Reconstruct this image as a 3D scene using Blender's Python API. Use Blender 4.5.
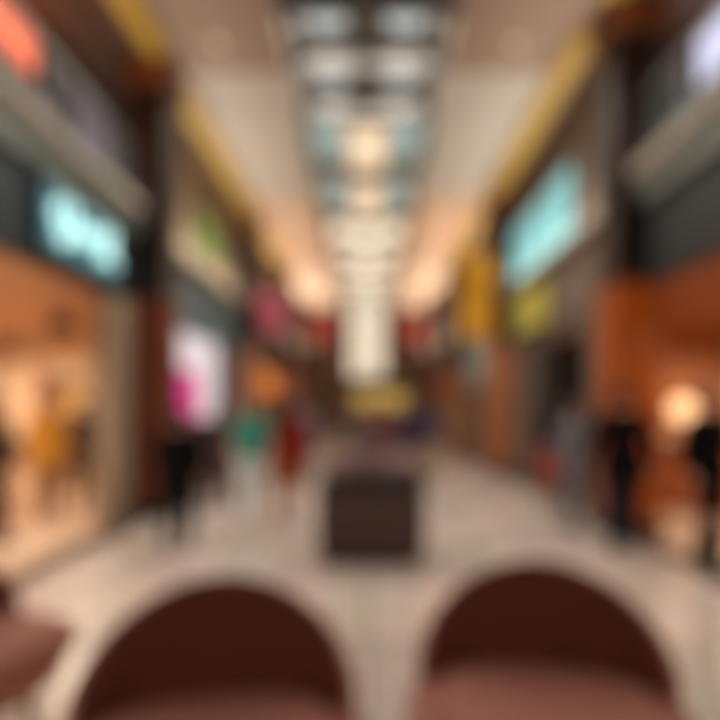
import bpy, bmesh, math, random
from mathutils import Vector, Matrix
random.seed(7)
S = bpy.context.scene
for o in list(bpy.data.objects): bpy.data.objects.remove(o)
COL = S.collection

# ------------------------------------------------------------------ camera, world, exposure
cam_d = bpy.data.cameras.new('camera'); cam = bpy.data.objects.new('camera', cam_d); COL.objects.link(cam)
cam.location = (0, 0, 1.5); cam.rotation_euler = (math.radians(90), 0, 0)
cam_d.sensor_width = 36; cam_d.lens = 28; cam_d.shift_x = -7/720; cam_d.shift_y = 48/720
cam_d.clip_start = 0.02; cam_d.clip_end = 200
cam_d.dof.use_dof = True; cam_d.dof.focus_distance = 0.15; cam_d.dof.aperture_fstop = 2.9   # lens racked to its nearest focus: everything soft
S.camera = cam
w = bpy.data.worlds.new('world'); S.world = w; w.use_nodes = True
w.node_tree.nodes['Background'].inputs[0].default_value = (1.0, 0.91, 0.85, 1)
w.node_tree.nodes['Background'].inputs[1].default_value = 0.62
S.view_settings.view_transform = 'Standard'; S.view_settings.look = 'None'
S.view_settings.gamma = 1; S.view_settings.use_curve_mapping = False
S.view_settings.exposure = 0.36

# ------------------------------------------------------------------ materials
def lin(c):
    return tuple(((v/255)/12.92 if v/255 <= .04045 else ((v/255+.055)/1.055)**2.4) for v in c)
def mat(name, rgb, rough=.6, metal=0, var=.12, scale=6, emit=0, ecol=None, alpha=None, bump=0, coat=0):
    m = bpy.data.materials.new(name); m.use_nodes = True; nt = m.node_tree; b = nt.nodes['Principled BSDF']
    c = lin(rgb)
    b.inputs['Roughness'].default_value = rough; b.inputs['Metallic'].default_value = metal
    b.inputs['Coat Weight'].default_value = coat
    tc = nt.nodes.new('ShaderNodeTexCoord'); n = nt.nodes.new('ShaderNodeTexNoise')
    n.inputs['Scale'].default_value = scale; n.inputs['Detail'].default_value = 4
    r = nt.nodes.new('ShaderNodeValToRGB')
    r.color_ramp.elements[0].position = .3; r.color_ramp.elements[1].position = .7
    r.color_ramp.elements[0].color = tuple(v*(1-var) for v in c)+(1,)
    r.color_ramp.elements[1].color = tuple(min(1, v*(1+var)) for v in c)+(1,)
    nt.links.new(tc.outputs['Object'], n.inputs['Vector']); nt.links.new(n.outputs['Fac'], r.inputs['Fac'])
    nt.links.new(r.outputs['Color'], b.inputs['Base Color'])
    if emit:
        b.inputs['Emission Color'].default_value = lin(ecol or rgb)+(1,); b.inputs['Emission Strength'].default_value = emit
    if bump:
        bn = nt.nodes.new('ShaderNodeBump'); bn.inputs['Strength'].default_value = bump; bn.inputs['Distance'].default_value = .01
        nt.links.new(n.outputs['Fac'], bn.inputs['Height']); nt.links.new(bn.outputs['Normal'], b.inputs['Normal'])
    if alpha is not None: b.inputs['Alpha'].default_value = alpha
    return m
def wood(name, rgb, rough=.35, var=.25, scale=(14, 14, 1.2)):
    m = mat(name, rgb, rough, var=var, scale=1.0)
    nt = m.node_tree; n = [x for x in nt.nodes if x.type == 'TEX_NOISE'][0]; tc = [x for x in nt.nodes if x.type == 'TEX_COORD'][0]
    mp = nt.nodes.new('ShaderNodeMapping'); mp.inputs['Scale'].default_value = scale
    nt.links.new(tc.outputs['Object'], mp.inputs['Vector']); nt.links.new(mp.outputs['Vector'], n.inputs['Vector'])
    return m
def tiles():
    m = bpy.data.materials.new('polished_marble_tile'); m.use_nodes = True; nt = m.node_tree; b = nt.nodes['Principled BSDF']
    tc = nt.nodes.new('ShaderNodeTexCoord'); br = nt.nodes.new('ShaderNodeTexBrick')
    mp = nt.nodes.new('ShaderNodeMapping'); nt.links.new(tc.outputs['Object'], mp.inputs['Vector']); nt.links.new(mp.outputs['Vector'], br.inputs['Vector'])
    br.offset = 0; br.inputs['Scale'].default_value = 1; br.inputs['Brick Width'].default_value = 1.2; br.inputs['Row Height'].default_value = 1.2
    br.inputs['Mortar Size'].default_value = .012
    br.inputs['Color1'].default_value = lin((226, 204, 186))+(1,); br.inputs['Color2'].default_value = lin((188, 176, 164))+(1,)
    br.inputs['Mortar'].default_value = lin((120, 108, 98))+(1,)
    n = nt.nodes.new('ShaderNodeTexNoise'); n.inputs['Scale'].default_value = 1.3; n.inputs['Detail'].default_value = 8; n.inputs['Distortion'].default_value = 1.5
    nt.links.new(tc.outputs['Object'], n.inputs['Vector'])
    mx = nt.nodes.new('ShaderNodeMixRGB'); mx.blend_type = 'MULTIPLY'; mx.inputs[0].default_value = .35
    nt.links.new(br.outputs['Color'], mx.inputs[1]); nt.links.new(n.outputs['Color'], mx.inputs[2])
    hs = nt.nodes.new('ShaderNodeHueSaturation'); hs.inputs['Saturation'].default_value = .75; hs.inputs['Value'].default_value = 1.15
    nt.links.new(mx.outputs[0], hs.inputs['Color']); nt.links.new(hs.outputs[0], b.inputs['Base Color'])
    b.inputs['Roughness'].default_value = .25; b.inputs['Coat Weight'].default_value = .0; b.inputs['Coat Roughness'].default_value = .08
    return m
M = dict(
 tile=tiles(), border=mat('dark_stone', (66, 56, 50), .3), shopfloor=mat('shop_floor', (214, 184, 156), .35),
 ceil=mat('painted_plaster', (214, 204, 190), .8, var=.05), ceilbrown=mat('bronze_panel', (176, 148, 126), .6, var=.08),
 peach=mat('peach_plaster', (238, 204, 174), .8, var=.05),  # far ceiling wings: glow of warm lights put into the plaster colour
 recess=mat('grey_recess', (112, 110, 105), .7), rib=mat('grey_rib', (176, 166, 150), .6), darkrib=mat('charcoal_rib', (104, 101, 95), .6),
 gold=mat('gilded_trim', (216, 178, 78), .4, var=.1), brown=wood('dark_orange_wood', (120, 62, 26), .4),
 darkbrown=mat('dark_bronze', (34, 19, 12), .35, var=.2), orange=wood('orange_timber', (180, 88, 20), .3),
 orangebrown=wood('red_brown_timber', (112, 52, 26), .35), orangelight=wood('pale_orange_timber', (190, 122, 78), .4),
 fascia=mat('grey_green_metal', (120, 128, 120), .4, .2), dkfascia=mat('dark_teal_panel', (34, 50, 56), .5), charcoal=mat('charcoal_panel', (40, 46, 46), .5),
 stone=mat('beige_stone', (160, 140, 116), .6, scale=3), greybrown=mat('grey_brown_panel', (116, 102, 90), .6),
 steel=mat('blue_grey_panel', (96, 118, 124), .5), purplewall=mat('plum_panel', (74, 52, 56), .7), tan=mat('tan_panel', (160, 140, 112), .7),
 soffitbrown=mat('brown_soffit', (112, 84, 62), .6), dark=mat('dark_interior', (26, 20, 17), .6), mauve=mat('dark_mauve_panel', (72, 54, 52), .6), shopwall=mat('shop_wall', (222, 196, 164), .7),
 shopceil=mat('shop_ceiling', (214, 168, 132), .7), soffitR=mat('timber_soffit', (165, 90, 45), .5),
 endbrown=mat('end_wall_panel', (122, 100, 82), .7), red=mat('dark_red_sign', (140, 48, 42), .5, emit=.25),
 leather=mat('dark_brown_leather', (80, 33, 17), .8, var=.15, scale=20, bump=.2), rose=mat('rose_brown_upholstery', (168, 110, 92), .75, var=.08, scale=30, bump=.3),
 leg=wood('walnut', (70, 42, 26), .4), skin=mat('skin', (196, 146, 118), .5, var=.05), skin2=mat('tan_skin', (158, 110, 84), .5, var=.05),
 hair=mat('dark_hair', (26, 20, 18), .5, scale=60), hairb=mat('brown_hair', (74, 48, 32), .5, scale=60), shoe=mat('black_shoe', (20, 20, 22), .4), whiteshoe=mat('pale_shoe', (200, 196, 190), .5),
 eyew=mat('eye', (40, 30, 26), .2), lip=mat('lip', (150, 80, 72), .5),
 planter=wood('dark_planter_wood', (70, 46, 36), .5, scale=(3, 3, 14)), planterbase=mat('dark_plinth', (38, 26, 18), .6), soil=mat('soil', (40, 28, 20), .9),
 leaf=mat('green_leaf', (58, 84, 50), .5), bloom=mat('plum_bloom', (134, 72, 92), .6), bloom2=mat('mauve_bloom', (150, 110, 130), .6),
 blackmetal=mat('black_metal', (18, 18, 20), .4), metal=mat('brushed_metal', (140, 140, 138), .35, .8),
 kiosk=mat('grey_green_counter', (108, 110, 100), .6), yellow=mat('yellow_board', (212, 180, 100), .5, emit=.35),
)
def glow(name, rgb, s): return mat(name, rgb, .5, var=.02, emit=s)
M['glass'] = mat('clear_glass', (170, 190, 188), .05, var=.02, alpha=.07)

# ------------------------------------------------------------------ mesh helpers
def link(name, bm, m, parent=None, smooth=False, loc=None):
    me = bpy.data.meshes.new(name); bmesh.ops.recalc_face_normals(bm, faces=bm.faces); bm.to_mesh(me); bm.free()
    o = bpy.data.objects.new(name, me); COL.objects.link(o)
    if isinstance(m, (list, tuple)):
        for x in m: me.materials.append(M[x] if isinstance(x, str) else x)
    else: me.materials.append(M[m] if isinstance(m, str) else m)
    if smooth:
        for p in me.polygons: p.use_smooth = True
    if parent: o.parent = parent
    if loc: o.location = loc
    return o
def box(bm, x0, x1, y0, y1, z0, z1, bev=0, rot=None, mi=0):
    g = bmesh.ops.create_cube(bm, size=1)
    bmesh.ops.scale(bm, vec=(x1-x0, y1-y0, z1-z0), verts=g['verts'])
    if rot: bmesh.ops.rotate(bm, cent=(0, 0, 0), matrix=rot, verts=g['verts'])
    bmesh.ops.translate(bm, vec=((x0+x1)/2, (y0+y1)/2, (z0+z1)/2), verts=g['verts'])
    fs = set(f for v in g['verts'] for f in v.link_faces)
    for f in fs: f.material_index = mi
    if bev:
        es = list(set(e for f in fs for e in f.edges))
        bmesh.ops.bevel(bm, geom=es, offset=bev, segments=2, affect='EDGES', profile=.5)
def nb(): return bmesh.new()
def B(*a, **k):
    bm = nb(); box(bm, *a, **k); return bm
def loft(bm, rings, n=16, cap=True):
    """rings: (centre, rx, ry, u, v)"""
    vs = []
    for c, rx, ry, u, v in rings:
        c = Vector(c); u = Vector(u); v = Vector(v)
        vs.append([bm.verts.new(c + u*rx*math.cos(2*math.pi*k/n) + v*ry*math.sin(2*math.pi*k/n)) for k in range(n)])
    for a, b in zip(vs, vs[1:]):
        for k in range(n): bm.faces.new((a[k], a[(k+1) % n], b[(k+1) % n], b[k]))
    if cap:
        bm.faces.new(list(reversed(vs[0]))); bm.faces.new(vs[-1])
def tube(bm, pts, rs, n=10):
    pts = [Vector(p) for p in pts]
    if not hasattr(rs, '__len__'): rs = [rs]*len(pts)
    rings = []
    ref = Vector((0, 1, 0)) if abs((pts[-1]-pts[0]).normalized().y) < .8 else Vector((1, 0, 0))
    for i, p in enumerate(pts):
        t = (pts[min(i+1, len(pts)-1)] - pts[max(i-1, 0)]).normalized()
        u = t.cross(ref).normalized(); v = t.cross(u).normalized()
        rings.append((p, rs[i], rs[i], u, v))
    loft(bm, rings, n)
def lathe(bm, prof, n=24, c=(0, 0, 0)):
    loft(bm, [((c[0], c[1], c[2]+z), r, r, (1, 0, 0), (0, 1, 0)) for r, z in prof], n)
def ball(bm, c, r, n=14):
    g = bmesh.ops.create_uvsphere(bm, u_segments=n, v_segments=max(6, n*2//3), radius=1)
    bmesh.ops.scale(bm, vec=r if hasattr(r, '__len__') else (r, r, r), verts=g['verts'])
    bmesh.ops.translate(bm, vec=c, verts=g['verts'])
def tag(o, label, cat, group=None, kind=None):
    o['label'] = label; o['category'] = cat
    if group: o['group'] = group
    if kind: o['kind'] = kind
    return o
def thing(name, label, cat, loc=(0, 0, 0), rz=0, group=None):
    o = bpy.data.objects.new(name, None); COL.objects.link(o); o.location = loc; o.rotation_euler = (0, 0, rz)
    o.empty_display_size = .1
    return tag(o, label, cat, group)
def struct(name, bm, m, parent=None, label=None):
    o = link(name, bm, m, parent); o['kind'] = 'structure'
    if label: o['label'] = label
    return o
def copy_tree(o, parent=None):
    c = o.copy(); COL.objects.link(c); c.parent = parent
    for ch in [x for x in bpy.data.objects if x.parent == o]: copy_tree(ch, c)
    return c
def lamp(kind, name, loc, power, col, parent=None, size=.3, rot=(0, 0, 0), size_y=None, spot=None):
    l = bpy.data.lights.new(name, kind); l.energy = power; l.color = col
    if kind == 'AREA':
        l.size = size
        if size_y: l.shape = 'RECTANGLE'; l.size_y = size_y
    else: l.shadow_soft_size = size
    if spot: l.spot_size = math.radians(spot); l.spot_blend = .6
    o = bpy.data.objects.new(name, l); COL.objects.link(o); o.location = loc; o.rotation_euler = rot
    if parent: o.parent = parent
    return o
WARM = (1, .82, .64); NEUT = (1, .92, .84)

# ------------------------------------------------------------------ shell
END = 28.0; H = 6.4
struct('floor', B(-3.25, 3.25, -3, END, -.1, 0), 'tile')
struct('floor', B(-7.2, -3.25, 1.5, 11, -.1, 0), 'shopfloor')
struct('floor', B(3.25, 7.2, 1.5, 11, -.1, 0), 'shopfloor')
struct('trim_1', B(-3.25, -2.88, -3, END, 0, .012), 'border')
struct('trim_2', B(3.0, 3.25, -3, END, 0, .012), 'border')
# ceiling: flat wings with a raised central bay
for s in (-1, 1):
    a, b = sorted((s*1.15, s*2.95))
    struct('ceiling', B(a, b, -3, 8.2, H, H+.3), 'ceilbrown')
    struct('ceiling', B(a, b, 8.2, 13, H, H+.3), 'ceil')
    struct('ceiling', B(a, b, 13, END, H, H+.3), 'peach')
    a, b = sorted((s*2.95, s*5.2))
    struct('ceiling', B(a, b, -3, END, H-.05, H+.3), 'soffitbrown')
struct('ceiling', B(-1.15, 1.15, -3, END, H+.45, H+.55), 'recess')
# recess cheeks
bm = nb()
for s in (-1, 1): box(bm, s*1.15-.02, s*1.15+.02, -3, END, H+.01, H+.45)
struct('trim_3', bm, 'rib')
bm = nb()
for y in (5.75, 7.0, 8.25, 9.55): box(bm, -1.13, 1.13, y-.06, y+.06, H+.05, H+.45)
for x in (-1.02, 0, 1.02): box(bm, x-.1, x+.1, 3, 9.5, H+.2, H+.44)
struct('trim_4', bm, 'darkrib')
bm = nb()
for k in range(1, 7): box(bm, -1.13, 1.13, 9.2+k*2.75-.10, 9.2+k*2.75+.10, H, H+.44)
struct('trim_5', bm, 'rib')
# gilded edge strips between the column heads
strips = [(-1, 2, 7.6), (-1, 8.45, 13.9), (-1, 14.5, 19.7), (1, 2, 6.5), (1, 7.2, 12.7), (1, 13.3, 18.7)]
for k, (s, y0, y1) in enumerate(strips):
    a, b = sorted((s*2.68, s*2.98))
    struct('trim_%d' % (6+k), B(a, b, y0, y1, H-.14, H-.002), 'gold')
# end wall
bm = nb(); box(bm, -3.3, -.95, END, END+.2, 0, H+.5); box(bm, .95, 3.3, END, END+.2, 0, H+.5)
box(bm, -.95, .95, END, END+.2, 0, 3.0)
struct('wall_back', bm, 'endbrown')
win = struct('window_1', B(-.95, .95, END+.05, END+.1, 3.0, H+.45), glow('bright_daylit_glass', (236, 228, 206), .62))
bm = nb()
for x in (-.93, 0, .93): box(bm, x-.03, x+.03, END-.03, END+.04, 3.0, H+.4)
for z in (3.03, 4.6, 6.2): box(bm, -.95, .95, END-.03, END+.04, z-.03, z+.03)
link('window_frame', bm, 'rib', win)

# ------------------------------------------------------------------ side walls bay by bay
def wallx(s, x, y0, y1, z0, z1, t=.1):
    a, b = sorted((s*x, s*(x+t))); return B(a, b, y0, y1, z0, z1)
for _n in ('dark_brown_leather',): bpy.data.materials[_n].node_tree.nodes['Principled BSDF'].inputs['Specular IOR Level'].default_value = .2
colsL = [8.0, 14.2, 20.0, 26.0]; colsR = [6.85, 13.0, 19.0, 25.0]
# bay one, both sides: open shop below, gallery above
for s, y1 in ((-1, 7.7), (1, 6.55)):
    side = 'left' if s < 0 else 'right'
    struct('wall_'+side, wallx(s, 3.25, -1, y1, 2.95, 3.85), 'dkfascia' if s < 0 else 'charcoal')
    a, b = sorted((s*3.15, s*4.25)); struct('trim_%d' % (12+(s > 0)), B(a, b, -1, y1, 3.85, 4.15), 'fascia')
    struct('wall_'+side, wallx(s, 4.25, -1, 12, 4.15, H-.05), 'purplewall')
struct('wall_left', wallx(-1, 3.22, 7.02, 7.7, 0, 2.95, .2), 'stone')
# shop rooms
for s in (-1, 1):
    side = 'left' if s < 0 else 'right'
    struct('wall_'+side, wallx(s, 7.1, 1.5, 11, 0, 3.0), 'shopwall')
    a, b = sorted((s*3.45, s*7.1))
    struct('wall_'+side, B(a, b, 10.9, 11.0, 0, 3.0), 'shopwall' if s < 0 else 'orangelight')
    struct('ceiling', B(a, b, 1.5, 11, 2.96, 3.06), 'shopceil' if s < 0 else 'soffitR')
    struct('wall_'+side, B(a, b, 1.4, 1.5, 0, 3.0), 'shopwall')
# bays two..five
def bay(s, y0, y1, low, fas, up, door=None):
    side = 'left' if s < 0 else 'right'
    if door:
        d0, d1, dz = door
        if d0 > y0: struct('wall_'+side, wallx(s, 3.28, y0, d0, 0, 2.9), low)
        if d1 < y1: struct('wall_'+side, wallx(s, 3.28, d1, y1, 0, 2.9), low)
        struct('wall_'+side, wallx(s, 3.28, d0, d1, dz, 2.9), low)
        struct('wall_'+side, wallx(s, 3.6, d0, d1, 0, dz, .05), 'dark')
    else: struct('wall_'+side, wallx(s, 3.28, y0, y1, 0, 2.9), low)
    struct('wall_'+side, wallx(s, 3.22, y0, y1, 2.9, 4.0), fas)
    struct('wall_'+side, wallx(s, 3.28, y0, y1, 4.0, H-.05), up)
bay(-1, 8.30, 13.94, 'mauve', 'steel', 'tan')
bay(1, 7.12, 12.74, 'greybrown', 'greybrown', 'greybrown', door=(8.4, 11.0, 2.7))
bay(-1, 14.46, 19.74, 'endbrown', 'greybrown', 'endbrown')
bay(1, 13.26, 18.74, 'endbrown', 'steel', 'tan')
bay(-1, 20.26, END, 'endbrown', 'greybrown', 'endbrown')
bay(1, 19.26, END, 'endbrown', 'greybrown', 'endbrown')

# ------------------------------------------------------------------ columns
def column(x, y, hx, low, label):
    t = thing('column', label, 'column', (x, y, 0), group=None)
    link('plinth', B(-hx-.03, hx+.03, -hx-.03, hx+.03, 0, .15, bev=.01), 'darkbrown', t)
    link('cladding', B(-hx, hx, -hx, hx, .15, 3.0, bev=.02), low, t)  # lower shaft: warm shop light put into the orange colour
    link('shaft', B(-hx+.01, hx-.01, -hx+.01, hx-.01, 3.0, 5.95, bev=.02), 'darkbrown', t)
    bm = nb(); box(bm, -hx-.06, hx+.06, -hx-.06, hx+.06, 5.95, 6.33, bev=.02); box(bm, -hx-.02, hx+.02, -hx-.02, hx+.02, 2.96, 3.04)
    link('capital', bm, 'brown', t)
for k, y in enumerate(colsL):
    column(-3.03 if k == 0 else -3.0, y, .27 if k == 0 else .24, 'orangebrown' if k == 0 else 'orangelight', ['tall dark column with red-brown lower cladding beside the left shop opening', 'dark column on the left side beyond the pink and white lightbox', 'third dark column along the left side of the mall', 'farthest dark column on the left side by the end wall'][k])
for k, y in enumerate(colsR):
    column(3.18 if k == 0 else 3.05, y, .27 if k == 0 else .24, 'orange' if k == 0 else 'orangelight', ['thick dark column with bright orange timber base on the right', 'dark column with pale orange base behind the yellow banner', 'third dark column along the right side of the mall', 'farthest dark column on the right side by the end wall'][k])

# ------------------------------------------------------------------ gallery balustrades
for s, y1 in ((-1, 7.65), (1, 6.5)):
    t = thing('glass_balustrade', 'clear glass balustrade on the %s gallery above the shop' % ('left' if s < 0 else 'right'), 'railing', (s*3.22, 0, 4.15))
    link('glass_panel', B(-.006, .006, 1, y1, .02, .95), 'glass', t)
    link('handrail', B(-.03, .03, 1, y1, .95, 1.0, bev=.01), 'metal', t)
    y = 1.2
    while y < y1:
        link('post', B(-.02, .02, y-.02, y+.02, 0, .95), 'metal', t); y += 1.5

# ------------------------------------------------------------------ ceiling lights
def ceiling_light(x, y, z, r, rgb, s, label, group, power=0, col=NEUT):
    t = thing('ceiling_light', label, 'ceiling light', (x, y, z), group=group)
    bm = nb(); lathe(bm, [(r+.05, 0), (r+.05, -.04), (r+.01, -.05), (r+.01, -.01)], 28); link('frame', bm, 'rib', t, True)
    bm = nb(); lathe(bm, [(r, -.01), (r, -.045), (r*.8, -.055)], 28); link('diffuser', bm, glow('lamp_glow', rgb, s), t)
    if power: lamp('AREA', 'light', (0, 0, -.07), power, col, t, size=r*1.6)
    return t
for y, nm in ((7.6, 'nearer'), (8.9, 'farther')):
    for x, sd in ((-.55, 'left'), (.52, 'right')):
        ceiling_light(x, y, H+.44, .27, (190, 205, 210), .5, 'round pale blue-white light in the dark ceiling recess, %s %s one' % (nm, sd), 'round lights in the ceiling recess', 35)
# glowing panels in the long recess
tealg = glow('teal_skylight_glass', (150, 172, 170), .5); creamg = glow('cream_light_panel', (240, 216, 184), .62); whiteg = glow('white_light_panel', (240, 228, 204), .8)
k = 0
for j in range(6):
    y0 = 9.7+j*2.75+(.0 if j else .1); y1 = 9.4+j*2.75+2.3; far = j >= 2
    place = ['nearest', 'second', 'third', 'fourth', 'fifth', 'farthest'][j]
    for x0, x1, nm, mm in ((-1.08, -.42, 'left', tealg if not far else whiteg), (-.38, .38, 'middle', creamg if not far else whiteg), (.42, 1.08, 'right', tealg if not far else whiteg)):
        cc = 'teal glass' if (not far and nm != 'middle') else ('cream' if not far else 'white')
        t = thing('light_panel', 'glowing %s ceiling panel in the %s row of the recess, %s of three' % (cc, place, nm), 'light panel', ((x0+x1)/2, (y0+y1)/2, H+.3 if nm != 'middle' else H+.1), group='glowing panels of the ceiling recess')
        hx, hy = (x1-x0)/2, (y1-y0)/2
        bm = nb()
        for sx in (-1, 1): box(bm, sx*hx-.02, sx*hx+.02, -hy, hy, -.05, .05)
        for sy in (-1, 1): box(bm, -hx+.02, hx-.02, sy*hy-.02, sy*hy+.02, -.05, .05)
        link('frame', bm, 'rib', t)
        link('diffuser', B(-hx+.02, hx-.02, -hy+.02, hy-.02, -.02, .01), mm, t)

# warm downlights along both ceiling wings
def downlight(x, y, z, power, label, group, col=WARM, spot=120):
    t = thing('downlight', label, 'downlight', (x, y, z), group=group)
    bm = nb(); lathe(bm, [(.09, 0), (.09, -.03), (.06, -.03), (.06, -.005)], 20); link('ring', bm, 'metal', t, True)
    bm = nb(); lathe(bm, [(.06, -.005), (.055, -.02)], 20); link('lens', bm, glow('warm_lens', (255, 220, 180), 1.2), t)
    lamp('SPOT', 'light', (0, 0, -.06), power, col, t, size=.05, spot=spot)
for s in (-1, 1):
    for j, y in enumerate((4.5, 7.5, 10.5, 13.5, 17, 21)):
        downlight(s*2.0, y, H, 110, 'small warm downlight on the %s ceiling wing, %s from the camera' % ('left' if s < 0 else 'right', ['first', 'second', 'third', 'fourth', 'fifth', 'sixth'][j]), 'downlights of the ceiling wings', NEUT, 95)
# shop lights
for s, pw in ((-1, 128), (1, 75)):
    nm = 'left' if s < 0 else 'right'
    for j, (x, y) in enumerate(((4.4, 5.0), (5.6, 6.6), (4.6, 8.8), (6.2, 9.4))):
        downlight(s*x, y, 2.96, pw, 'warm downlight in the %s shop ceiling, %s from the entrance' % (nm, ['nearest', 'second', 'third', 'farthest'][j]), 'downlights of the %s shop' % nm, WARM, 160)
# added uplights that brighten the ceiling, hidden by lips on the fascia ledges
UPLIGHT = glow('cove_tube', (255, 226, 192), 1)
def add_uplight(s_, x, y0, y1, z, power, label, col):
    t = thing('cove_light', label, 'cove light', (s_*x, (y0+y1)/2, z), group=None); h = (y1-y0)/2
    bm = nb(); a, b = sorted((s_*-.14, s_*.03)); box(bm, a, b, -h, h, 0, .03); a, b = sorted((s_*-.14, s_*-.12)); box(bm, a, b, -h, h, .03, .14)
    link('housing', bm, 'rib', t)
    link('tube', B(-.05-.02, -.05+.02, -h+.02, h-.02, .03, .06) if s_ > 0 else B(.05-.02, .05+.02, -h+.02, h-.02, .03, .06), UPLIGHT, t)
    lamp('AREA', 'light', (-s_*.05, 0, .075), power, col, t, size=.08, size_y=2*h-.1, rot=(math.pi, 0, 0))
for s_, nm in ((-1, 'left'), (1, 'right')):
    cs = colsL if s_ < 0 else colsR; f = 7.7 if s_ < 0 else 6.55
    add_uplight(s_, 3.18, 1.0, f-.1, 4.15, 34, 'long cove light on the %s gallery ledge in front of the nearest column' % nm, NEUT)
    add_uplight(s_, 3.19, cs[0]+.4, cs[1]-.3, 4.0, 44, 'long cove light on the %s wall ledge between the first two columns' % nm, NEUT)
    add_uplight(s_, 3.19, cs[1]+.3, cs[2]-.3, 4.0, 62, 'long cove light on the %s wall ledge between the second and third columns' % nm, (1, .84, .68))
    add_uplight(s_, 3.19, cs[2]+.3, END-.2, 4.0, 170, 'long cove light on the %s wall ledge beyond the third column' % nm, (1, .90, .78))

# ------------------------------------------------------------------ signs
def sign_wall(name, s, x, y0, y1, z0, z1, m, label, cat='sign', fm='greybrown', extra=None):
    """flat sign box on a side wall, facing the hall"""
    t = thing(name, label, cat, (s*x, (y0+y1)/2, z0))
    hy = (y1-y0)/2; h = z1-z0
    a, b = sorted((0, s*.06)); link('housing', B(a, b, -hy, hy, 0, h, bev=.008), fm, t)
    a, b = sorted((-s*.015, 0)); f = link('face', B(a, b, -hy+.04, hy-.04, .04, h-.04), m, t)
    if extra: extra(f, s, hy, h)
    return t
def sign_scribble(t, s, hy, h):
    bm = nb(); pts = []; n = 70
    for i in range(n):
        u = i/(n-1); pts.append((-s*.06, (-hy+.1)+(2*hy-.2)*u+.05*math.sin(u*38), h*.5+h*.30*math.sin(u*30)*(.6+.4*math.sin(u*9))))
    tube(bm, pts, .035, 8); link('lettering', bm, glow('pale_cyan_tube', (176, 222, 222), 1.1), t, True)
sign_wall('shop_sign', -1, 3.16, 5.45, 7.0, 3.05, 3.80, glow('cyan_face', (70, 120, 128), .4), 'glowing pale cyan script sign on the dark fascia over the left shop', fm='dkfascia', extra=sign_scribble)
def cy_extra(t, s, hy, h):
    for y in (-hy/3, hy/3): link('mullion', B(-s*.03-.01, -s*.03+.01, y-.02, y+.02, .05, h-.05), 'steel', t)
sign_wall('illuminated_panel', 1, 3.2, 8.7, 12.3, 4.25, 5.4, glow('cyan_light', (120, 186, 190), .55), 'large glowing cyan panel on the upper right wall', 'sign', 'greybrown', cy_extra)
sign_wall('shop_sign', 1, 3.14, 9.7, 11.9, 2.98, 3.8, glow('olive_yellow', (170, 162, 66), .2), 'olive yellow sign over the dark doorway on the right')
sign_wall('shop_sign', -1, 3.2, 10.6, 12.2, 4.5, 5.35, glow('leaf_green', (112, 146, 62), .2), 'leaf green sign on the upper left wall past the near column')
def pk_extra(t, s, hy, h):
    bm = nb(); a, b = sorted((-s*.03, -s*.016))
    box(bm, a, b, -hy+.05, -hy+1.25, .05, h*.56); link('graphic', bm, glow('magenta_print', (206, 56, 140), .5), t)
sign_wall('lightbox', -1, 3.2, 9.3, 12.0, 1.25, 2.88, glow('white_lightbox', (214, 206, 214), .55), 'glowing white lightbox with a magenta block on the left wall', 'lightbox', 'steel', pk_extra)
sign_wall('shop_sign', -1, 4.17, 5.2, 7.05, 5.6, 6.3, glow('coral', (240, 116, 80), 1.1), 'glowing coral sign on the upper left gallery wall')
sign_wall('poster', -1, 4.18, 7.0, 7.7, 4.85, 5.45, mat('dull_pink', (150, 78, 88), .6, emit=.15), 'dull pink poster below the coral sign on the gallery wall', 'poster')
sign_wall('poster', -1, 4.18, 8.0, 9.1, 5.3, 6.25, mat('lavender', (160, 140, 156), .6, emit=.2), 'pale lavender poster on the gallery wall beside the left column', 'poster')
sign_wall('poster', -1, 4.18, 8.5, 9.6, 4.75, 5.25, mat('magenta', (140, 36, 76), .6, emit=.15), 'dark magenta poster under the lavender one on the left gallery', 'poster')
sign_wall('shop_sign', 1, 4.18, 6.3, 7.1, 5.5, 6.3, glow('pale_lavender_light', (206, 206, 236), 1.0), 'glowing pale lavender sign on the upper right gallery wall')
sign_wall('poster', 1, 4.18, 6.3, 7.1, 5.1, 5.45, mat('dull_green', (80, 96, 84), .6), 'dull green poster under the lavender sign on the right gallery', 'poster')
sign_wall('poster', 1, 4.18, 7.2, 7.8, 4.7, 5.3, mat('brick', (130, 66, 58), .6), 'brick red poster beside the thick right column', 'poster')
sign_wall('shop_sign', -1, 3.22, 15.8, 19.6, 1.9, 2.7, glow('orange_light', (232, 136, 56), .55), 'glowing orange shop sign low on the far left wall')
sign_wall('display_window', 1, 3.22, 14.0, 18.2, 2.0, 3.6, mat('teal_grey', (110, 128, 124), .3, emit=.15), 'teal grey display window beyond the second right column', 'window')
sign_wall('display_window', -1, 3.22, 21.0, 25.0, .9, 2.7, mat('grey_blue', (128, 136, 140), .3, emit=.2), 'pale grey-blue display window near the left end of the hall', 'window')
# end wall signs
def sign_end(x0, x1, z0, z1, m, label):
    t = thing('end_sign', label, 'sign', ((x0+x1)/2, END-.07, z0)); hx = (x1-x0)/2
    link('housing', B(-hx, hx, 0, .06, 0, z1-z0, bev=.008), 'endbrown', t); link('face', B(-hx+.05, hx-.05, -.02, 0, .05, z1-z0-.05), m, t)
sign_end(-3.0, -1.35, 4.8, 6.1, 'red', 'dark red sign on the end wall left of the bright window')
sign_end(1.35, 3.0, 4.8, 6.1, 'red', 'dark red sign on the end wall right of the bright window')
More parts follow.
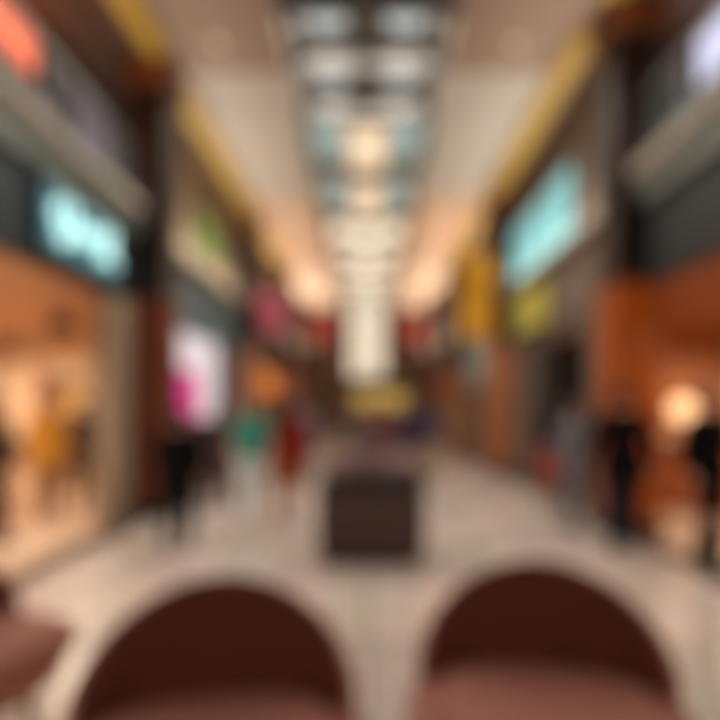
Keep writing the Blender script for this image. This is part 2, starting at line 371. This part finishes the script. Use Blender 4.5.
# hanging banners
def banner(x, y, z0, z1, hw, m, label, swivel=0):
    t = thing('hanging_banner', label, 'banner', (x, y, z0), swivel); h = z1-z0
    link('cloth', B(-hw, hw, -.012, .012, 0, h, bev=.004), m, t)
    bm = nb(); tube(bm, [(-hw-.04, 0, h+.01), (hw+.04, 0, h+.01)], .022); link('rod', bm, 'metal', t, True)
    for sx in (-1, 1):
        bm = nb(); tube(bm, [(sx*hw*.8, 0, h), (sx*hw*.8, 0, H-z0)], .006, 6); link('cord', bm, 'metal', t)
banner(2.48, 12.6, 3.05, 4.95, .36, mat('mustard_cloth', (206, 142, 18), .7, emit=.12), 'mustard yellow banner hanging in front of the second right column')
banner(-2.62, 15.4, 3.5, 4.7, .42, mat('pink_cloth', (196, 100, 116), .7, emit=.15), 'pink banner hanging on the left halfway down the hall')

# ------------------------------------------------------------------ dark door on the right
d = struct('door_1', B(3.34, 3.38, 9.72, 10.95, .02, 2.66), 'dark')
link('door_handle', B(3.30, 3.335, 9.80, 9.83, .9, 1.3, bev=.006), 'metal', d)

# ------------------------------------------------------------------ lounge chairs
def shell_mesh(th0, th1, off, zb, a=.455, b=.36, dpt=.22, zs=.535, n=40, rows=8):
    """offset sheet of the curved back at distance off"""
    g = []
    for i in range(n+1):
        th = th0+(th1-th0)*i/n
        top = zs+b*max(0, math.cos(th))**.9
        lean = .05*max(0, math.cos(th))
        g.append([Vector(((a+off)*math.sin(th), (dpt+off)*math.cos(th)+lean*(j/rows)**1.5, zb+(top-zb)*j/rows)) for j in range(rows+1)])
    return g
def sheet(bm, g):
    V = [[bm.verts.new(p) for p in r] for r in g]
    for r0, r1 in zip(V, V[1:]):
        for j in range(len(r0)-1): bm.faces.new((r0[j], r1[j], r1[j+1], r0[j+1]))
    return V
def shell(o_off, i_off, b):
    A = math.radians(84); bm = nb()
    mid = (o_off+i_off)/2
    S_ = [sheet(bm, shell_mesh(-A, A, o_off, .50, b=b)), sheet(bm, shell_mesh(-A, A, i_off, .50, b=b))]
    g = shell_mesh(-A, A, mid, .50, b=b+.012, zs=.54); ridge = [bm.verts.new(r[-1]) for r in g]
    o, i = S_
    for k in range(len(o)-1):
        bm.faces.new((o[k][-1], o[k+1][-1], ridge[k+1], ridge[k])); bm.faces.new((ridge[k], ridge[k+1], i[k+1][-1], i[k][-1]))
        bm.faces.new((o[k][0], o[k+1][0], i[k+1][0], i[k][0]))
    for e in (0, -1):
        for j in range(len(o[0])-1): bm.faces.new((o[e][j], o[e][j+1], i[e][j+1], i[e][j]))
        bm.faces.new((o[e][-1], ridge[e], i[e][-1]))
    return bm
def lounge_chair(label, loc, rz):
    t = thing('lounge_chair', label, 'chair', loc, rz, 'round-backed lounge chairs')
    link('outer_shell', shell(.0, -.028, .345), 'rose', t, True)
    link('backrest', shell(-.029, -.095, .36), 'leather', t, True)
    def dshape(sc, yf):
        p = [(.47*sc*math.sin(th), .28*sc*math.cos(th)) for th in [math.radians(-90+180*q/24) for q in range(25)]]
        fr = [math.radians(180*q/28) for q in range(1, 28)]   # rounded front, a squarish superellipse
        return p+[(.47*sc*math.copysign(abs(math.cos(th))**.55, math.cos(th)), -yf*math.sin(th)**.55) for th in fr]
    def slab(prof, yf):
        bm = nb(); prev = None
        for sc, z in prof:
            ring = [bm.verts.new((x, y, z)) for x, y in dshape(sc, yf*sc)]
            if prev:
                for q in range(len(ring)): bm.faces.new((prev[q], prev[(q+1) % len(ring)], ring[(q+1) % len(ring)], ring[q]))
            else: bm.faces.new(list(reversed(ring)))
            prev = ring
        bm.faces.new(prev); return bm
    link('seat_frame', slab([(.70, .27), (.84, .28), (.92, .33), (.95, .39), (.95, .40)], .44), 'rose', t, True)
    cu = link('seat_cushion', slab([(.93, .401), (.965, .408), (.99, .425), (1.0, .45), (.995, .47), (.98, .487), (.95, .499), (.8, .505)], .46), 'rose', t, True)
    link('seat_pad', slab([(.76, .506), (.765, .52), (.74, .532), (.6, .54)], .60), 'rose', cu, True)
    for sx in (-1, 1):
        for sy in (-1, 1):
            bm = nb(); tube(bm, [(sx*.30, sy*.24, 0), (sx*.24, sy*.19, .28)], [.016, .026], 12); link('leg', bm, 'leg', t, True)
    return t
lounge_chair('round-backed brown lounge chair in front, between the left edge chair and the gap', (-.475, 1.76, 0), math.radians(10))
lounge_chair('round-backed brown lounge chair at the front right, facing the camera', (.625, 1.97, 0), math.radians(-12))
lounge_chair('rose-brown round-backed lounge chair cut off by the left edge, turned away', (-1.80, 2.32, 0), math.radians(75))

# ------------------------------------------------------------------ flower planter
t = thing('flower_planter', 'dark brown wooden planter box full of plum flowers in mid floor', 'planter', (.04, 5.77, 0))
t.scale = (1.15, 1.0, 1.0)
link('plinth', B(-.40, .40, -.36, .36, 0, .10), 'planterbase', t)
bm = nb(); box(bm, -.45, .45, -.41, .41, .10, .70, bev=.012)
link('box', bm, 'planter', t)
bm = nb()
for z in (.28, .46): box(bm, -.456, .456, -.416, -.405, z-.006, z+.006)
link('groove_strip', bm, 'planterbase', t)
link('rim', B(-.47, .47, -.43, .43, .70, .74, bev=.01), 'planterbase', t)
link('soil', B(-.42, .42, -.38, .38, .741, .755), 'soil', t)
bm = nb(); bl = nb(); b2 = nb()
for q in range(170):
    x, y = random.uniform(-.4, .4), random.uniform(-.36, .36); z = .74+random.uniform(.03, .2)*(1.15-abs(x)*1.6)
    an = random.random()*6.3; l = random.uniform(.06, .13)
    d0 = Vector((math.cos(an), math.sin(an), .5)); sd = Vector((-math.sin(an), math.cos(an), 0))*.022; p = Vector((x, y, z))
    vs = [bm.verts.new(p), bm.verts.new(p+d0*l*.5+sd), bm.verts.new(p+d0*l), bm.verts.new(p+d0*l*.5-sd)]; bm.faces.new(vs)
    tube(bm, [(x, y, .75), p], .004, 5)
link('foliage', bm, 'leaf', t)
for q in range(92):
    x, y = random.uniform(-.38, .38), random.uniform(-.34, .34); z = .84+random.uniform(.0, .22)*(1.2-abs(x)*1.6)
    g = nb()
    for a5 in range(5):
        an = a5*1.2566; ball(g, (x+.026*math.cos(an), y+.026*math.sin(an), z), (.03, .03, .012), 8)
    ball(g, (x, y, z+.006), .012, 6)
    link('flower', g, 'bloom' if q % 3 else 'bloom2', t, True)

# ------------------------------------------------------------------ people
def remeshed(bm, voxel, name):
    me = bpy.data.meshes.new('tmp'); bmesh.ops.recalc_face_normals(bm, faces=bm.faces); bm.to_mesh(me); bm.free()
    o = bpy.data.objects.new('tmp', me); COL.objects.link(o)
    r = o.modifiers.new('r', 'REMESH'); r.mode = 'VOXEL'; r.voxel_size = voxel
    s = o.modifiers.new('s', 'SMOOTH'); s.iterations = 3; s.factor = .5
    dg = bpy.context.evaluated_depsgraph_get(); ev = o.evaluated_get(dg)
    m2 = bpy.data.meshes.new_from_object(ev); m2.name = name
    bpy.data.objects.remove(o); bpy.data.meshes.remove(me)
    for p in m2.polygons: p.use_smooth = True
    return m2
def mesh_obj(name, me, m, parent):
    me.materials.clear(); me.materials.append(M[m] if isinstance(m, str) else m)
    o = bpy.data.objects.new(name, me); COL.objects.link(o); o.parent = parent; return o
X, Y_ = Vector((1, 0, 0)), Vector((0, 1, 0))
def person(label, x, y, rz, h, top, bottom, hair='hair', skin='skin', stride=.12, skirt=False, arm='walk', shoes='shoe', longhair=False, coat=0, fine=True, lower_arm_bare=False, wide=1, group=None):
    """the figure faces its local -Y; rz turns it"""
    t = thing('person', label, 'person', (x, y, 0), rz, group)
    k = h/1.70; v = .0075 if fine else .012
    P = lambda a, b, c: Vector((a, b, c))*k
    hipz, kneez, ankz = .90, .49, .085
    legs = {}
    for s, sgn in ((-1, 1), (1, -1)):
        f = stride*sgn
        legs[s] = [P(s*.085, 0, hipz), P(s*.092, -f*.55-.02, kneez), P(s*.095, -f*(1.0)+(.03 if f < 0 else 0), ankz)]
    arms = {}
    for s, sgn in ((-1, -1), (1, 1)):
        f = (.14 if arm == 'walk' else .03)*sgn
        sh, el, wr = P(s*.165, .0, 1.352), P(s*.235, -f*.4+.03, 1.11), P(s*.235, -f-.04, .875)
        if arm == 'hold' and s == 1: el, wr = P(s*.235, .02, 1.12), P(s*.15, -.22, 1.16)
        if arm == 'bag' and s == -1: el, wr = P(s*.25, .03, 1.11), P(s*.25, -.02, .865)
        arms[s] = [sh, el, wr]
    def torso(bm, m):
        loft(bm, [(P(0, .0, .84), .125*k+m, .095*k+m, X, Y_), (P(0, 0, .92), .165*k+m, .118*k+m, X, Y_), (P(0, 0, 1.04), .138*k+m, .098*k+m, X, Y_),
                  (P(0, 0, 1.14), .133*k+m, .098*k+m, X, Y_), (P(0, .0, 1.27), .162*k+m, .115*k+m, X, Y_), (P(0, .005, 1.35), .172*k+m, .10*k+m, X, Y_), (P(0, .008, 1.395), .145*k+m, .085*k+m, X, Y_),
                  (P(0, .01, 1.43), .11*k+m, .07*k+m, X, Y_)], 24)
    def limb(bm, pts, rs, m):
        q = [pts[0], (pts[0]+pts[1])/2, pts[1], (pts[1]*.62+pts[2]*.38), pts[2]]
        tube(bm, q, [r*k+m for r in rs], 14)
        for p, r in ((q[0], rs[0]), (q[2], rs[2])): ball(bm, p, r*k+m, 12)
    LEG = [.085, .075, .055, .056, .036]; ARM = [.052, .045, .038, .036, .026]
    bm = nb(); torso(bm, 0)
    for s in (-1, 1):
        limb(bm, legs[s], LEG, 0); limb(bm, arms[s], ARM, 0)
        an = legs[s][2]; loft(bm, [(an+P(0, .05, -.045), .03*k, .03*k, X, Vector((0, 0, 1))), (an+P(0, -.04, -.045), .038*k, .032*k, X, Vector((0, 0, 1))), (an+P(0, -.14, -.06), .035*k, .018*k, X, Vector((0, 0, 1)))], 12)
        # hand
        wr = arms[s][2]; d = (wr-arms[s][1]).normalized(); side = Vector((s, 0, 0)); side = (side-d*side.dot(d)).normalized(); fw = d.cross(side).normalized()
        if fw.y > 0: fw = -fw
        pc = wr+d*.085*k
        loft(bm, [(wr, .018*k, .024*k, side, fw), (wr+d*.045*k, .017*k, .036*k, side, fw), (pc, .015*k, .040*k, side, fw)], 12)
        for q in range(4):
            L = [.066, .078, .073, .056][q]*k; st = pc+fw*(.030-.0205*q)*k-d*.012*k; cur = -side
            tube(bm, [st, st+d*L*.45+cur*.004, st+d*L*.8+cur*.018*k, st+d*L*.98+cur*.036*k], [.0095*k, .009*k, .0085*k, .0075*k], 8)
        st = wr+d*.03*k+fw*.024*k
        tube(bm, [st, st+d*.03*k+fw*.026*k-side*.008*k, st+d*.065*k+fw*.032*k-side*.018*k], [.013*k, .011*k, .009*k], 8)
    # neck and head
    loft(bm, [(P(0, .012, 1.38), .062*k, .06*k, X, Y_), (P(0, .008, 1.46), .053*k, .055*k, X, Y_), (P(0, -.002, 1.53), .05*k, .055*k, X, Y_)], 16)
    ball(bm, P(0, .008, 1.603), (.076*k, .094*k, .094*k), 22); ball(bm, P(0, -.028, 1.545), (.056*k, .062*k, .062*k), 18)
    ball(bm, P(0, -.06, 1.505), (.026*k, .022*k, .02*k), 12)
    loft(bm, [(P(0, -.082, 1.605), .008*k, .006*k, X, Y_), (P(0, -.096, 1.575), .012*k, .012*k, X, Y_), (P(0, -.088, 1.556), .016*k, .01*k, X, Y_)], 10)
    for s in (-1, 1): ball(bm, P(s*.078, .01, 1.578), (.012*k, .02*k, .032*k), 10)
    body = mesh_obj('body', remeshed(bm, v, 'body'), skin, t)
    for s in (-1, 1):
        bm = nb(); ball(bm, P(s*.03, -.081, 1.592), (.013*k, .007*k, .0065*k), 10); link('eye', bm, 'eyew', body, True)
    bm = nb(); ball(bm, P(0, -.088, 1.532), (.024*k, .007*k, .007*k), 10); link('mouth', bm, 'lip', body, True)
    # hair
    bm = nb(); ball(bm, P(0, .022, 1.622), (.086*k, .098*k, .088*k), 22); ball(bm, P(0, .05, 1.57), (.08*k, .066*k, .075*k), 16)
    if longhair: loft(bm, [(P(0, .05, 1.62), .084*k, .055*k, X, Y_), (P(0, .075, 1.5), .09*k, .042*k, X, Y_), (P(0, .095, 1.36), .085*k, .03*k, X, Y_), (P(0, .10, 1.28), .05*k, .018*k, X, Y_)], 16)
    mesh_obj('hair', remeshed(bm, v, 'hair'), hair, t)
    # top garment
    bm = nb(); torso(bm, .014)
    for s in (-1, 1):
        pts = arms[s]; rs = [r+.012 for r in ARM]
        if lower_arm_bare: tube(bm, [pts[0], (pts[0]+pts[1])/2, pts[1]*.8+pts[0]*.2], [r*k+.01 for r in (.054, .05, .046)], 14); ball(bm, pts[0], .062*k, 12)
        else: limb(bm, [pts[0], pts[1], pts[1]*.06+pts[2]*.94], ARM, .012)
    if coat: loft(bm, [(P(0, 0, 1.05), .16*k, .125*k, X, Y_), (P(0, 0, .9), .195*k, .15*k, X, Y_), (P(0, .005, .9-coat), .215*k, .17*k, X, Y_)], 24)
    mesh_obj('coat' if coat else 'shirt', remeshed(bm, v*1.2, 'top'), top, t)
    if skirt:
        bm = nb(); loft(bm, [(P(0, 0, 1.0), .155*k, .125*k, X, Y_), (P(0, 0, .88), .19*k, .145*k, X, Y_), (P(0, 0, .50), .235*k, .20*k, X, Y_)], 24)
        mesh_obj('skirt', remeshed(bm, v*1.2, 'skirt'), bottom, t)
    else:
        bm = nb(); loft(bm, [(P(0, 0, .82), .14*k, .108*k, X, Y_), (P(0, 0, .92), .176*k, .13*k, X, Y_), (P(0, 0, 1.0), .158*k, .115*k, X, Y_)], 24)
        for s in (-1, 1): limb(bm, [legs[s][0], legs[s][1], legs[s][1]*.06+legs[s][2]*.94], [.088, .082, .066, .062, .052], .008)
        mesh_obj('trousers', remeshed(bm, v*1.2, 'trousers'), bottom, t)
    for s in (-1, 1):
        an = legs[s][2]; Z = Vector((0, 0, 1)); z0 = an.z
        bm = nb()
        def sec(yy, w_, hh): return (Vector((an.x, an.y+yy*k, hh*k/2+.001)), w_*k, hh*k/2, X, Z)
        loft(bm, [sec(.085, .022, .07), (sec(.06, .036, .10)), sec(.0, .042, .105), sec(-.07, .047, .075), sec(-.14, .046, .055), sec(-.18, .028, .04)], 16)
        link('shoe', bm, shoes, t, True)
    if wide != 1: t.scale = (wide, wide, 1)
    return t
def cloth(name, rgb):
    m = mat(name, rgb, .9, var=.12, scale=25); m.node_tree.nodes['Principled BSDF'].inputs['Specular IOR Level'].default_value = .15; return m
blk = cloth('black_cloth', (8, 8, 11)); blk2 = cloth('near_black_denim', (38, 38, 46)); teal = cloth('teal_cloth', (58, 158, 142)); pale = cloth('pale_cloth', (226, 234, 234))
dred = cloth('dark_red_cloth', (140, 34, 24)); rust = cloth('rust_cloth', (140, 74, 34)); mauvec = cloth('mauve_cloth', (92, 72, 74)); navy = cloth('plum_cloth', (64, 40, 66)); slate = cloth('slate_cloth', (70, 76, 100))
greyc = cloth('grey_blue_cloth', (128, 132, 140)); redc = cloth('red_cloth', (168, 52, 44)); yel = cloth('yellow_cloth', (200, 146, 40)); tanc = cloth('tan_cloth', (170, 130, 96)); beige = cloth('beige_cloth', (176, 160, 140))
R = math.radians
person('person in a long black jacket and dark trousers walking by the orange column base', 2.74, 6.0, R(170), 1.74, blk, blk2, coat=.14, wide=1.15)
person('person in black at the right edge of the photo with a grey scarf', 3.28, 5.35, R(20), 1.72, blk, blk, arm='hold', wide=1.15)
person('short person in black clothes standing before the magenta lightbox', -2.05, 6.1, R(185), 1.5, blk, blk, stride=.05, coat=.3, wide=1.2)
person('person in a mauve top and trousers behind the short person in black', -2.25, 8.6, R(160), 1.55, mauvec, mauvec, hair='hairb')
person('person in a teal top and pale trousers walking on the left', -1.43, 6.9, R(10), 1.66, teal, pale, lower_arm_bare=True, shoes='whiteshoe', hair='hairb', longhair=True)
person('person in a dark red top and rust skirt near the middle', -1.07, 7.7, R(175), 1.62, dred, rust, skirt=True, longhair=True, coat=.1, wide=1.15)
person('person in a grey-blue top standing behind the black jacket by the column', 2.55, 6.95, R(-160), 1.62, greyc, greyc, hair='hairb')
person('person in a black top and red skirt at the dark doorway', 2.75, 8.3, R(150), 1.62, blk, redc, skirt=True, longhair=True)
person('person in a yellow coat inside the left shop', -4.55, 8.0, R(30), 1.70, yel, tanc, coat=.22, hair='hairb')
person('person in dark clothes inside the left shop beside the yellow coat', -4.2, 8.5, R(200), 1.68, blk2, blk2)
person('person in brown-black clothes at the left edge inside the shop', -4.15, 6.25, R(100), 1.70, cloth('umber_cloth', (44, 32, 28)), cloth('umber_trousers', (70, 44, 32)))
person('person in a plum coat far down the right of the hall', .84, 10.6, R(180), 1.66, navy, beige, coat=.12, fine=False)
person('person in a slate top walking next to the plum coat', 1.2, 11.0, R(175), 1.70, slate, beige, fine=False)
person('person in tan clothes on the far right of the hall', 2.35, 14.6, R(10), 1.68, tanc, tanc, fine=False)
person('person in a grey-blue top far down the left of the hall', -1.5, 14.0, R(180), 1.68, greyc, greyc, fine=False)
person('person in a mauve top left of the yellow stall', -.75, 15.0, R(0), 1.64, mauvec, beige, fine=False)
person('person in a dark red top right behind the flower planter', .25, 11.0, R(180), 1.66, cloth('muted_red', (120, 74, 74)), mauvec, fine=False)

# ------------------------------------------------------------------ far stall
t = thing('stall', 'small stall with a glowing yellow signboard far down the hall', 'stall', (.45, 19.5, 0))
link('counter', B(-1.1, 1.1, -.4, .4, 0, 1.0, bev=.02), 'kiosk', t)
link('worktop', B(-1.16, 1.16, -.46, .46, 1.0, 1.05, bev=.01), 'rib', t)
for sx in (-1, 1):
    for sy in (-1, 1): link('post', B(sx*.82-.03, sx*.82+.03, sy*.36-.03, sy*.36+.03, 1.05, 1.5), 'metal', t)
link('signboard', B(-.86, .86, -.44, .44, 1.5, 2.1, bev=.02), 'yellow', t)
t = thing('foliage_trough', 'leafy green plants on top of the far yellow stall', 'plant', (.45, 19.5, 2.1))
link('trough', B(-.8, .8, -.2, .2, 0, .18, bev=.01), 'planterbase', t)
bm = nb()
for q in range(260):
    x, y = random.uniform(-.75, .75), random.uniform(-.16, .16); an = random.random()*6.3; l = random.uniform(.1, .3)
    p = Vector((x, y, .17)); d0 = Vector((math.cos(an)*.5, math.sin(an)*.5, 1)).normalized(); sd = Vector((-math.sin(an), math.cos(an), 0))*.035
    bm.faces.new([bm.verts.new(p), bm.verts.new(p+d0*l+sd), bm.verts.new(p+d0*l*1.7), bm.verts.new(p+d0*l-sd)])
link('foliage', bm, 'leaf', t)

# ------------------------------------------------------------------ shop furnishings
t = thing('pendant_lamp', 'black dome pendant lamp hanging in the left shop', 'pendant lamp', (-4.25, 7.8, 2.58))
bm = nb(); lathe(bm, [(.19, 0), (.185, .06), (.15, .15), (.08, .21), (.03, .23), (.028, .22), (.07, .195), (.14, .14), (.175, .05), (.18, 0)], 28); link('shade', bm, 'blackmetal', t, True)
bm = nb(); tube(bm, [(0, 0, .22), (0, 0, .38)], .01, 8); link('cord', bm, 'blackmetal', t)
def table(x, y, hx, hy, h, m, label):
    t = thing('display_table', label, 'table', (x, y, 0))
    link('tabletop', B(-hx, hx, -hy, hy, h-.04, h, bev=.008), m, t)
    for sx in (-1, 1):
        for sy in (-1, 1): link('leg', B(sx*(hx-.05)-.02, sx*(hx-.05)+.02, sy*(hy-.05)-.02, sy*(hy-.05)+.02, 0, h-.04), 'leg', t)
table(-5.35, 8.3, .35, .6, .8, 'orangelight', 'pale orange display table in the left shop left of the yellow coat')
def bags(cx, cy, z, cols, who):
    for q, (nm, rgb) in enumerate(cols):
        o = thing('handbag', '%s handbag on %s' % (nm, who), 'bag', (cx, cy+(q-(len(cols)-1)/2)*.36, z), 0, 'handbags on ' + who)
        m = mat('bag_'+nm.replace(' ', '_'), rgb, .5)
        bm = nb(); loft(bm, [((0, 0, 0), .07, .14, X, Y_), ((0, 0, .03), .08, .15, X, Y_), ((0, 0, .17), .05, .12, X, Y_), ((0, 0, .2), .02, .11, X, Y_)], 16); link('bag_body', bm, m, o, True)
        bm = nb(); tube(bm, [(0, .08*math.cos(a), .19+.1*math.sin(a)) for a in [math.pi*i/8 for i in range(9)]], .007, 8); link('handle', bm, m, o, True)
bags(-5.35, 8.3, .8, [('mustard', (200, 150, 50)), ('cream', (220, 200, 170)), ('brown', (90, 56, 36))], 'the display table of the left shop')
def shelf(x, y, w_, label, cols):
    t = thing('display_shelf', label, 'shelf', (x, y, 0))
    for sx in (-1, 1): link('side_panel', B(sx*w_-.02, sx*w_+.02, -.18, .18, 0, 2.3), 'orangelight', t)
    for z in (.3, .9, 1.5, 2.1): link('shelf_board', B(-w_+.02, w_-.02, -.18, .18, z-.015, z+.015), 'shopwall', t)
shelf(-5.2, 10.68, 1.0, 'pale timber wall shelf at the back of the left shop', None)
for j, z in enumerate((.318, .918, 1.518)):
    for q in range(5):
        nm, rgb = [('ochre', (196, 140, 60)), ('cream', (222, 200, 168)), ('brown', (110, 70, 48)), ('grey', (120, 116, 112)), ('mustard', (206, 160, 60))][(q*2+j) % 5]
        o = link('storage_box', B(-.14, .14, -.12, .12, 0, .26, bev=.01), mat('box_'+nm, rgb, .6), None, loc=(-5.95+q*.37, 10.68, z))
        tag(o, '%s box on the %s board of the left shop shelf, %s place' % (nm, ['lowest', 'second', 'third'][j], ['leftmost', 'second', 'middle', 'fourth', 'rightmost'][q]), 'box', 'boxes on the left shop shelf')
# right shop: glowing wall lamp and counter
t = thing('globe_lamp', 'warm globe lamp standing on the counter in the right shop', 'lamp', (4.85, 8.6, 1.05))
bm = nb(); lathe(bm, [(.1, 0), (.1, .02), (.02, .04), (.015, .25)], 20); link('base', bm, 'metal', t, True)
bm = nb(); ball(bm, (0, 0, .42), .2, 20); link('globe', bm, glow('globe_glow', (255, 206, 150), 1.0), t, True)
t = thing('shop_counter', 'brown timber counter in the right shop under the globe lamp', 'counter', (4.85, 8.6, 0))
link('cabinet', B(-.7, .7, -.3, .3, 0, 1.0, bev=.01), 'soffitR', t); link('worktop', B(-.75, .75, -.34, .34, 1.0, 1.05, bev=.01), 'shopwall', t)
